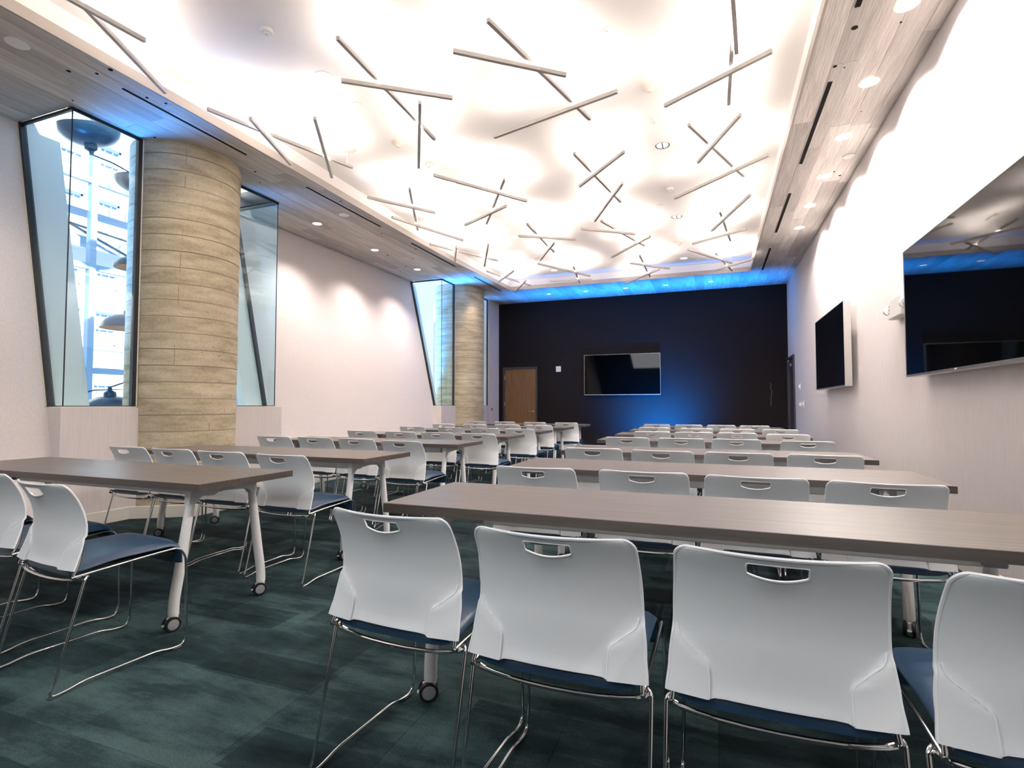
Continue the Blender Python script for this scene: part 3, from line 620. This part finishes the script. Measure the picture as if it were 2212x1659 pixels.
# ------------------------------------------------------------------ tables
TL = 2.29; TD = .61; TZ = .735; TT = .036
def make_table():
    r = empty('folding_table', cat='table', group='long wood-grain tables on castors')
    MB().rbox(-TL / 2 + .001, TL / 2 - .001, .001, TD - .001, TZ - TT + .001, TZ, .0012, n=1).build('tabletop', M_LAM, r)
    m = MB(); e = .0012
    m.box(-TL / 2 - e, TL / 2 + e, -e, .001, TZ - TT, TZ - .0012); m.box(-TL / 2 - e, TL / 2 + e, TD - .001, TD + e, TZ - TT, TZ - .0012)
    m.box(-TL / 2 - e, -TL / 2 + .001, 0, TD, TZ - TT, TZ - .0012); m.box(TL / 2 - .001, TL / 2 + e, 0, TD, TZ - TT, TZ - .0012); m.build('edge_band', M_EDGE, r)
    zu = TZ - TT; XL_ = TL / 2 - .195
    m = MB(); m.rbox(-XL_ + .05, XL_ - .05, .255, .305, zu - .075, zu - .012, .004, n=1); m.box(-XL_ + .25, -XL_ + .254, .2535, .3065, zu - .077, zu - .01); m.box(XL_ - .254, XL_ - .25, .2535, .3065, zu - .077, zu - .01); m.build('support_beam', M_POWDER, r)
    for s in (-1, 1):
        xc = s * XL_
        m = MB()
        # cast end bracket with rounded inner corners
        pts = [(.105, zu - .004), (.505, zu - .004), (.515, zu - .075)]
        prof = [(.100, zu - .002), (.510, zu - .002), (.520, zu - .085), (.480, zu - .085), (.470, zu - .070), (.445, zu - .056), (.305, zu - .046), (.165, zu - .056), (.140, zu - .070), (.130, zu - .085), (.090, zu - .085)]
        n = len(prof); v = [(xc - .02, y, z) for y, z in prof] + [(xc + .02, y, z) for y, z in prof]
        m.add(v, [tuple(range(n)), tuple(range(n, 2 * n))[::-1]] + [(i, n + i, n + (i + 1) % n, (i + 1) % n) for i in range(n)])
        m.build('end_bracket', M_POWDER, r)
        m = MB(); m.rbox(xc - .035, xc + .035, .20, .36, zu - .012, zu, .003, n=1); m.rbox(xc - s * .09 - .03, xc - s * .09 + .03, .235, .325, zu - .07, zu - .004, .004, n=1); m.build('tilt_latch', M_GREYPL, r)
        for q, dy in (('a', -1), ('b', 1)):
            yt = .305 + dy * .193; yb = .305 + dy * .272
            P = [(xc, yt, zu - .05), (xc, yt + dy * .004, zu - .10), (xc, yt + dy * .05, .30), (xc, yb - dy * .004, .16), (xc, yb, .11), (xc, yb, .078)]
            pp = fillet(P, .06, 3); rad = [.0225 - .0 * i for i in range(len(pp))]
            rad = [.021 + .004 * smooth(.7, .35, p.z) for p in pp]
            MB().tube(pp, rad, 14).build('leg', M_POWDER, r, smooth=True, angle=60)
            c = empty('caster', (xc, yb, 0), math.radians((-52 if s < 0 else -34) + random.uniform(-10, 10) + (0 if dy * s > 0 else 8)), parent=r)
            mm = MB(); mm.lathe([(.0215, .060), (.0225, .068), (.0225, .080)], 14, (0, 0, 0)); mm.rbox(-.007, .007, -.030, .018, .022, .070, .004, n=1); mm.rbox(-.010, .010, -.050, -.026, .030, .038, .003, n=1); mm.build('caster_fork', M_POWDER, c, smooth=False)
            w2 = MB()
            for sx in (-1, 1):
                a, b = (sx * .010, sx * .026)
                w2.lathe([(.030, min(a, b)), (.037, min(a, b) + .002), (.037, max(a, b) - .004), (.034, max(a, b))] if sx > 0 else [(.034, a if a < b else b), (.037, min(a, b) + .004), (.037, max(a, b) - .002), (.030, max(a, b))], 20, (0, -.008, .037), 'x')
            w2.build('wheel', M_BLACKPL, c, smooth=True)
            w3 = MB()
            for sx in (-1, 1): w3.lathe([(.0001, sx * .0285), (.012, sx * .0282), (.0255, sx * .0262), (.0255, sx * .024)], 20, (0, -.008, .037), 'x')
            w3.build('hub_cap', M_GREYPL, c, smooth=True)
    return r
FY = {'L1': 1.88, 'L2': 3.18, 'L3': 4.65, 'L4': 6.0, 'L5': 7.3, 'L6': 8.64, 'L7': 10.0, 'R1': 1.79, 'R2': 3.11, 'R3': 4.38, 'R4': 5.87, 'R5': 7.03, 'R6': 8.26, 'R7': 9.57}
tproto = make_table(); used = False
for k, y in FY.items():
    cx = -2.33 - TL / 2 if k[0] == 'L' else -1.218 + TL / 2
    lb = '%s wood-grain table of the block %s' % (ORDB[int(k[1]) - 1], 'by the pale screen wall' if k[0] == 'R' else 'by the concrete columns')
    if not used: tproto.location = (cx, y, 0); tproto['label'] = lb; used = True
    else: dup(tproto, (cx, y, 0), 0, lb)

# ------------------------------------------------------------------ pendant lights: three crossing bars each
PEND = [  # x0,y0,x1,y1 of the long, short and middle bar; depth of bars below the ceiling is the same
 [(-4.287, 3.059, -3.61, 1.69), (-3.753, 2.52, -3.875, 1.60), (-4.2, 1.55, -3.1, 1.15)],
 [(-4.18, 3.37, -3.71, 4.79), (-3.89, 3.57, -4.23, 4.42), (-3.34, 3.77, -4.03, 4.84)],
 [(-2.49, 3.03, -2.55, 4.56), (-2.75, 3.40, -2.03, 3.93), (-2.32, 3.89, -2.98, 4.98)],
 [(-1.41, 3.25, -1.03, 4.74), (-1.75, 3.40, -1.05, 3.97), (-0.71, 4.33, -1.95, 4.66)],
 [(0.161, 4.93, 0.165, 3.40), (0.436, 4.228, -0.359, 4.689), (0.195, 4.156, 0.10, 2.86)],
 [(-0.18, 5.17, 0.36, 6.57), (0.26, 5.08, -0.12, 5.93), (0.57, 6.01, -0.42, 6.87)],
 [(-1.33, 5.35, -1.09, 6.85), (-0.82, 5.41, -1.45, 6.09), (-0.96, 6.18, -1.53, 7.33)],
 [(-2.25, 5.68, -3.05, 7.00), (-2.49, 6.36, -3.32, 6.84), (-2.92, 5.21, -2.19, 6.30)],
 [(-3.43, 5.52, -4.12, 6.87), (-4.01, 5.48, -3.48, 6.25), (-4.12, 6.19, -3.66, 7.48)],
 [(-4.31, 7.57, -3.65, 8.90), (-3.92, 7.76, -4.37, 8.59), (-3.36, 7.79, -3.97, 9.02)],
 [(-2.50, 7.22, -2.53, 8.71), (-2.77, 7.58, -1.99, 8.05), (-2.36, 8.12, -2.88, 9.01)],
 [(-1.47, 7.46, -1.03, 8.91), (-1.79, 7.59, -1.08, 8.12), (-0.88, 8.32, -1.64, 9.26)],
 [(0.12, 7.69, 0.29, 9.12), (0.46, 7.10, 0.01, 8.37), (0.49, 8.47, -0.28, 8.95)],
 [(0.07, 9.79, 0.38, 11.18), (-0.36, 9.25, 0.35, 10.42), (0.70, 10.25, 0.04, 10.89)],
 [(-2.46, 9.80, -2.67, 11.18), (-2.98, 9.21, -2.29, 10.47), (-3.18, 10.62, -2.31, 10.75)],
 [(-1.18, 9.47, -1.18, 11.09), (-1.39, 9.77, -0.74, 10.42), (-0.93, 10.41, -1.74, 11.42)],
 [(-4.14, 9.52, -3.74, 11.01), (-3.58, 9.54, -4.20, 10.28), (-3.63, 10.39, -4.23, 11.35)],
 [(-1.548, 2.972, -1.60, 2.05), (-2.1, 1.9, -1.15, 2.5), (-1.9, 2.6, -0.9, 1.7)],
]
PL = ['nearest the angled window, over the front tables', 'beside the curved soffit above the first column', 'second from the curved soffit, nearest pair', 'in the middle of the ceiling, nearest row',
 'closest to the plank soffit of the screen wall', 'by the plank soffit of the screen wall, second along', 'mid-ceiling beyond the smoke detector', 'mid-ceiling beside a recessed lamp, nearer the windows', 'along the curved soffit, second along',
 'along the curved soffit before the far column', 'third row of fittings, nearer the windows', 'third row of fittings, mid-ceiling', 'third row by the plank soffit of the screen wall', 'last one by the plank soffit of the screen wall',
 'in the last row, second from the curved soffit', 'in the last row, mid-ceiling by the charcoal wall', 'in the corner of the curved soffit and charcoal wall', 'cut off by the top edge of the picture, mid-ceiling']
BW, BH = .027, .030
for bars, where in zip(PEND, PL):
    cx = (bars[0][0] + bars[0][2]) / 2; cy = (bars[0][1] + bars[0][3]) / 2
    r = empty('pendant_light', (cx, cy, ZC), 0, 'white pendant of crossed bars ' + where, 'light fixture', 'crossed-bar pendants')
    for j, (x0, y0, x1, y1) in enumerate(bars):
        z = (3.74 if j == 0 else 3.70) + BH / 2 - ZC
        a = Vector((x0 - cx, y0 - cy, z)); b = Vector((x1 - cx, y1 - cy, z)); dr = (b - a).normalized(); sd = Vector((-dr.y, dr.x, 0)) * (BW / 2)
        m = MB()
        P = [a - sd, a + sd, b + sd, b - sd]; h0 = Vector((0, 0, BH / 2)); lo = [p - h0 for p in P]; hi = [p + h0 for p in P]
        ins = .004; inn = [a - sd * .76 + dr * ins, a + sd * .76 + dr * ins, b + sd * .76 - dr * ins, b - sd * .76 - dr * ins]
        it = [p + h0 for p in inn]; ib = [p + h0 - Vector((0, 0, .004)) for p in inn]
        m.add(lo + hi + it + ib, [(0, 3, 2, 1), (0, 1, 5, 4), (1, 2, 6, 5), (2, 3, 7, 6), (3, 0, 4, 7), (4, 5, 9, 8), (5, 6, 10, 9), (6, 7, 11, 10), (7, 4, 8, 11), (8, 9, 13, 12), (9, 10, 14, 13), (10, 11, 15, 14), (11, 8, 12, 15)])
        bo = m.build('light_bar', M_BAR, r)
        MB().add([p + Vector((0, 0, .0005)) for p in ib], [(0, 1, 2, 3)]).build('diffuser', M_BARTOP, bo)
    a = Vector((bars[0][0] - cx, bars[0][1] - cy, 0)); b = Vector((bars[0][2] - cx, bars[0][3] - cy, 0)); dr = (b - a).normalized()
    for t in (.36, .955):
        p = a + (b - a) * t; MB().tube([(p.x, p.y, -.32 + BH), (p.x, p.y, -.001)], .0022, 6).build('suspension_wire', M_BAR, r, smooth=True)
    q = a + (b - a) * .52 + Vector((-dr.y, dr.x, 0)) * .06
    MB().rbox(q.x - .035, q.x + .035, q.y - .12, q.y + .12, -.035, 0, .004, n=1).build('canopy', M_DEVICE, r)

# ------------------------------------------------------------------ recessed lights and ceiling devices
def downlight(x, y, z, mt, label, group, rr=.075, dark=False):
    r = empty('recessed_light', (x, y, z), 0, label, 'light fixture', group)
    m = MB(); m.lathe([(rr * .86, .0), (rr, -.004), (rr * 1.02, -.001)], 28); m.v = m.v; m.f = m.f[:-2]; m.m = m.m[:-2]; m.build('trim_ring', M_TRIMDK if dark else M_DEVICE, r, smooth=True)
    m = MB(); m.lathe([(.0001, -.0008), (rr * .84, -.0008)], 24); m.f = m.f[:24]; m.m = m.m[:24]; o = m.build('lamp_lens', mt, r)
    if dark: MB().rbox(-.007, .007, -rr * .82, rr * .82, -.003, .0, .001, n=1).build('lamp_divider', M_TRIMDK, r)
    return r
for n, y in enumerate([1.3, 2.25, 3.2, 4.21, 5.14, 6.11, 7.11, 8.10, 9.06]):
    if y > 4: downlight(1.262, y, ZS - .002, M_LAMPON, '%s bright downlight along the plank soffit over the screen wall' % ['closest', 'second', 'third', 'fourth', 'fifth', 'farthest'][n - 3], 'downlights beside the screen wall')
    spot((1.262, y, ZS - .012), 78 if y > 4 else 42, (1, .93, .89), 146, 0.35, rot=(0, 0, 0))
for n, y in enumerate([6.303, 7.746, 9.173]):
    downlight(-5.504, y, ZS - .002, M_LAMPMID, '%s downlight in the plank soffit between the two columns' % ['nearest', 'middle', 'farthest'][n], 'downlights between the columns')
    spot((-5.504, y, ZS - .012), 75, (1, .89, .83), 116, 0.9, rot=(0, math.radians(-6), 0))
spot((-5.2, 2.0, ZS - .02), 30, (1, .85, .75), 120, .8, rot=(0, math.radians(-5), 0))  # added spot by the near left wall, no fitting behind it
spot((-4.75, 3.2, 3.7), 20, (1, .82, .60), 120, 1, rot=(math.radians(30), math.radians(-25), 0), r=.25); spot((-5.0, 10.7, 3.7), 22, (1, .84, .66), 110, .8, rot=(0, math.radians(-22), 0))  # added warm spots near the two columns, without any fittings
for n, x in enumerate([-3.73, -2.812, -1.871, -0.974, -0.022]):
    downlight(x, 12.37, ZS - .002, M_LAMPMID, '%s dark-ringed spotlight from the windows in the blue-lit back soffit' % ORD[n], 'spotlights in the back soffit', .062, True)
for x, y, dk, wh in [(-3.224, 3.745, False, 'between the first two pendants near the curved soffit'), (-3.219, 6.203, False, 'touching a pendant bar, nearer the windows'), (-3.22, 8.642, False, 'at the end of a pendant bar in the third row'), (-3.216, 11.08, False, 'in the last row, nearer the windows'), (-.5, 6.131, True, 'mid-ceiling with black ring, closest to the camera'), (-.495, 8.571, True, 'mid-ceiling with black ring and divider, farther off'), (-.517, 11.08, False, 'in the last row, nearer the screen wall')]:
    downlight(x, y, ZC - .001, M_LAMPMID, 'round recessed ceiling lamp ' + wh, 'recessed lamps in the white ceiling', .078, dk)
def disc(x, y, z, rr, mt, name, label, cat, group, prof=None):
    m = MB(); m.lathe(prof or [(.0001, -.008), (rr * .9, -.008), (rr, -.004), (rr, 0)], 28); o = m.build(name, mt, smooth=True, loc=(x, y, z)); return tag(o, label, cat, group)
SM = [(.0001, -.062), (.022, -.062), (.028, -.056), (.030, -.044), (.048, -.040), (.062, -.026), (.072, -.018), (.075, 0)]
for x, y, wh in [(-3.255, 4.996, 'below a recessed lamp, nearer the windows'), (-.514, 4.92, 'mid-ceiling, closest to the camera'), (-3.256, 9.941, 'near the far end, nearer the windows'), (-.538, 9.914, 'near the far end, mid-ceiling')]:
    disc(x, y, ZC, .075, M_DETECT, 'smoke_detector', 'cream domed smoke detector ' + wh, 'smoke detector', 'smoke detectors', SM)
SP = [(.0001, -.030), (.010, -.030), (.012, -.038), (.020, -.038), (.022, -.030), (.043, -.028), (.046, -.022), (.046, 0)]
for x, y, wh in [(-3.235, 3.107, 'closest to the camera, shadow beside it'), (-3.216, 5.609, 'nearer the windows'), (-.536, 5.532, 'mid-ceiling below the smoke detector'), (-.513, 7.406, 'mid-ceiling between two black-ringed lamps')]:
    disc(x, y, ZC, .046, M_DEVICE, 'ceiling_sensor', 'small white round ceiling sensor ' + wh, 'sensor', 'ceiling sensors', SP)
for x, y, wh in [(-3.216, 4.21, 'nearer the windows by a pendant'), (-.777, 4.089, 'mid-ceiling, closest to the camera'), (-.70, 7.98, 'mid-ceiling before a black-ringed lamp'), (-3.139, 8.004, 'nearer the windows, farther off')]:
    disc(x, y, ZC, .042, M_DEVICE, 'sprinkler_cover', 'flat white sprinkler cover plate ' + wh, 'sprinkler', 'sprinkler covers')
disc(-3.893, 4.914, ZC, .115, M_GRILLE, 'ceiling_speaker', 'large pale round ceiling speaker near the curved soffit', 'speaker', None)
for x, y, wh in [(-4.84, 2.312, 'in the near corner by the angled window'), (-4.891, 6.141, 'past the first column')]:
    disc(x, y, ZS - .001, .075, M_DEVICE, 'sprinkler_cover', 'white round cover plate in the plank soffit ' + wh, 'sprinkler', 'soffit cover plates')
disc(1.414, 6.616, ZS - .001, .06, M_DEVICE, 'sprinkler_cover', 'white round cover plate in the plank soffit over the screen wall', 'sprinkler', 'soffit cover plates')
disc(-1.673, 6.545, ZC, .03, M_DEVICE, 'sprinkler_cover', 'tiny white fitting on the ceiling by a mid-ceiling pendant', 'sprinkler', 'sprinkler covers')
# linear air slots
for n, (y0, y1) in enumerate([(2.45, 4.12), (5.017, 6.64), (7.534, 9.18), (10.075, 11.66)]):
    r = empty('slot_diffuser', (.955, (y0 + y1) / 2, ZS), 0, '%s long black air slot in the plank soffit over the screen wall' % ['closest', 'second', 'third', 'farthest'][n], 'air vent', 'air slots by the screen wall'); h = (y1 - y0) / 2
    m = MB(); m.box(-.017, .017, -h, h, -.004, .012); m.build('slot', M_DARKGAP, r)
for n, (y0, y1) in enumerate([(2.975, 4.265), (5.176, 6.744), (7.63, 9.22), (10.133, 11.66)]):
    r = empty('slot_diffuser', (-4.69 - (.045 if n else 0) - .10, (y0 + y1) / 2, ZS), 0, '%s long black air slot in the plank soffit above the columns' % ['closest', 'second', 'third', 'farthest'][n], 'air vent', 'air slots by the columns'); h = (y1 - y0) / 2
    r.location.x = -4.695
    m = MB(); m.box(-.010, .010, -h, h, -.006, .012); m.build('slot', M_DARKGAP, r)
# knot holes drilled through the soffit boards
m = MB()
HO = [(0.987, 4.347, .022), (0.948, 4.798, .016), (1.022, 4.842, .007), (1.28, 4.4, .007), (1.35, 7.007, .010), (1.433, 7.146, .013), (1.315, 5.636, .005),
 (-4.859, 2.66, .016), (-4.681, 2.764, .013), (-4.524, 2.77, .017), (-4.638, 3.146, .012), (-4.567, 3.267, .012), (-5.3, 2.941, .008), (-5.257, 3.654, .013),
 (-4.946, 4.619, .014), (-5.133, 4.871, .009), (-4.605, 5.712, .010), (-5.478, 8.1, .018), (-5.16, 8.436, .015), (-4.811, 7.963, .015), (-4.872, 7.034, .011), (-5.6, 8.9, .012), (-5.9, 9.17, .012)]
for x, y, q in HO: m.lathe([(.0001, 0), (q, 0), (q, .014)], 12, (x, y, ZS - .0028))
o = m.build('knot_holes', M_DARKGAP, ceiling); o['kind'] = 'stuff'

# ------------------------------------------------------------------ wall fittings
r = empty('emergency_light', (XR, 5.50, 1.96), 0, 'cream twin-head emergency light half hidden by the biggest screen', 'light fixture')
MB().rbox(-.085, -.0005, -.20, .16, -.08, .10, .012).build('housing', M_DEVICE, r)
for yy in (.20, -.24):
    m = MB(); m.lathe([(.0001, .03), (.02, .026), (.042, .0), (.045, -.022), (.04, -.03), (.0001, -.03)], 18, (-.07, yy, .01), 'y'); m.build('lamp_head', M_DEVICE, r, smooth=True)
    m = MB(); m.lathe([(.0001, .034 * (1 if yy > 0 else -1)), (.030, .030 * (1 if yy > 0 else -1))], 18, (-.07, yy, .01), 'y'); m.build('lens', M_SILVER, r)
m = MB()
for k in range(3): m.box(-.0865, -.085, .10, .13, -.03 + k * .03, -.018 + k * .03)
m.build('indicator_strip', mat('orange_indicator', (.7, .25, .12), .4), r)
r = empty('thermostat', (-3.72, YB, 2.045), 0, 'small white square control plate high on the charcoal wall by the door', 'switch'); MB().rbox(-.066, .066, -.022, -.0005, -.072, .072, .006).build('plate', M_DEVICE, r); MB().rbox(-.018, .018, -.028, -.02, -.022, .022, .003, n=1).build('button', M_GRILLE, r)
for (y, z, h, dpt, wh) in [(11.55, 1.475, .13, .02, 'upper white wall plate beside the far dark door'), (11.45, 1.13, .12, .03, 'lower white rocker switch plate beside the far dark door'), (11.12, 1.14, .13, .02, 'lower white blank plate further from the far dark door')]:
    r = empty('wall_switch', (XR, y, z), 0, wh, 'switch', 'switches by the dark door'); MB().rbox(-.008, -.0005, -.06, .06, -h / 2, h / 2, .003, n=1).build('plate', M_DEVICE, r); MB().rbox(-.008 - dpt, -.007, -.03, .03, -.03, .03, .003, n=1).build('rocker', M_DEVICE, r)
m = MB(); m.lathe([(.0001, .02), (.014, .018), (.016, 0)], 12, (0, 0, 0), 'x'); m.box(.0, .012, -.006, .006, -.05, -.01); o = m.build('key_switch', M_MATTEBLK, loc=(-5.379, 12.70, 1.02)); tag(o, 'tiny dark key switch on the short pale wall beside the far column', 'switch')
m = MB(); m.tube([(1.20, YB - .002, 1.62), (1.215, YB - .002, 1.55), (1.205, YB - .002, 1.50), (1.225, YB - .002, 1.42), (1.21, YB - .002, 1.30), (1.205, YB - .002, 1.10)], .003, 5); o = m.build('wall_scratch', M_GREYPL); tag(o, 'thin pale scratch on the charcoal wall near the dark door', 'scratch')  # pale scratch on the back wall, drawn as a thin tube

# ------------------------------------------------------------------ outside the windows
m = MB(); m.box(-60, -7.3, -30, 60, -6.2, -6.0); struct(m, 'ground', M_STREET)
bd = empty('facade_building', (-25, 2, -6), 0, 'bright white old building across the street with blue-tinted sash windows', 'building')
wys = []
y = 8.5
cxs = [8.5 + 1.5 * k for k in range(10)]; rows = [(-1.2 + 2.47 * k) for k in range(7)]
m = MB(); X0 = 0
ycur = -4
for cyy in cxs:
    m.box(-.5, 0, ycur, cyy + 2.0 - .48, 0, 22); ycur = cyy + 2.0 + .48
    zc_ = 0
    for zb in rows:
        m.box(-.5, 0, cyy + 2 - .48, cyy + 2 + .48, zc_, zb + 6); zc_ = zb + 6 + 1.47
    m.box(-.5, 0, cyy + 2 - .48, cyy + 2 + .48, zc_, 22)
m.box(-.5, 0, ycur, ycur + 6, 0, 22)
for zb in rows: m.box(0, .12, 6, ycur, zb + 6 - .22, zb + 6 - .08)
m.build('wall', M_OUTFAC, bd)
for cyy in cxs:
    for zb in rows:
        z0 = zb + 6; f = MB(); y0, y1 = cyy + 2 - .48, cyy + 2 + .48
        f.box(-.32, -.2, y0, y0 + .07, z0, z0 + 1.47); f.box(-.32, -.2, y1 - .07, y1, z0, z0 + 1.47); f.box(-.32, -.2, y0, y1, z0, z0 + .08); f.box(-.32, -.2, y0, y1, z0 + 1.39, z0 + 1.47); f.box(-.32, -.18, y0, y1, z0 + .70, z0 + .76)
        for q in (.32, .64): f.box(-.31, -.24, y0 + q - .012, y0 + q + .012, z0, z0 + 1.47)
        fo = f.build('window', M_OUTSASH, bd); MB().box(-.36, -.33, y0, y1, z0, z0 + 1.47).build('pane', M_OUTWIN, fo)
cw = empty('curtain_wall', (-9, 0, 0), 0, 'blue-grey metal window grid standing between the near window and the white building', 'facade')
for yy in (3.9, 5.32, 6.7, 8.1): MB().box(-.06, .04, yy - .045, yy + .045, -6, 6.5).build('mullion', M_OUTTRIM, cw)
for zz in (6.1, 4.61, 3.26, 1.65, .1): MB().box(-.05, .03, 2.6, 9.6, zz - .045, zz + .045).build('mullion', M_OUTTRIM, cw)
MB().box(-.4, -.02, 2.6, 9.6, 4.13, 4.28).build('spandrel', M_OUTTRIM, cw)
MB().box(-1.6, -.3, 2.6, 9.6, 3.62, 3.80).build('canopy_beam', M_OUTTRIM, cw)
MB().box(.4, 1.6, 2.6, 9.6, 6.12, 6.3).build('lamp_beam', M_OUTTRIM, cw)
m = MB(); m.bar((-.2, 4.7, 4.05), (-.2, 6.2, 3.55), .03, .03); m.bar((-.2, 4.6, 3.95), (-.2, 6.3, 3.85), .03, .03); m.build('tie_rod', M_DOME, cw)
def dome(x, y, z, tilt, up, label, rr=.33):
    r = empty('dome_lamp', (x, y, z), 0, label, 'light fixture', 'dome lamps outside the near window'); r.rotation_euler = (tilt, 0, 0)
    s = -1 if up else 1
    pr = [(rr * math.cos(a), s * rr * .62 * math.sin(a)) for a in [PI / 2 * k / 9 for k in range(10)]]; pr[-1] = (.0001, pr[-1][1])
    m = MB(); m.lathe(pr, 28); m.f = m.f[:-1]; m.m = m.m[:-1]; m.build('shade', M_DOME, r, smooth=True)
    m = MB(); pr2 = [(a * .965, b * .955) for a, b in pr]; m.lathe(pr2, 28); m.f = m.f[:-1]; m.m = m.m[:-1]; m.build('shade_lining', M_DOMEIN if not up else M_DOME, r, smooth=True)
    m = MB(); m.lathe([(.075, s * rr * .60), (.07, s * rr * .74), (.03, s * rr * .82), (.02, s * rr * .95), (.0001, s * rr * .96)], 16); m.build('cap', M_DOME, r, smooth=True)
    m = MB(); m.tube([(0, 0, s * rr * .93), (0, .25, s * rr * 1.1 + .02), (0, .9, s * rr * .9 + (.12 if not up else -.25)), (0, 1.0, 6.15 - z)], .010, 6); m.build('cord', M_DOME, r, smooth=True)
dome(-7.5, 4.35, 4.68, .15, True, 'big upturned blue-black dome lamp at the top of the near window', .34)
dome(-7.5, 5.05, 4.30, .1, True, 'upturned dome lamp half hidden by the column, second from the top')
dome(-7.5, 5.02, 3.02, 0, False, 'small copper-lined dome lamp halfway up the near window', .27)
dome(-7.5, 4.93, 2.16, 0, False, 'dark dome lamp with pale lining low in the near window')
dome(-7.5, 4.72, 1.02, .05, False, 'large dark dome lamp at the bottom of the near window', .36)
dome(-8.3, 4.75, .95, .0, False, 'dome lamp partly hidden behind the bottom one', .33)
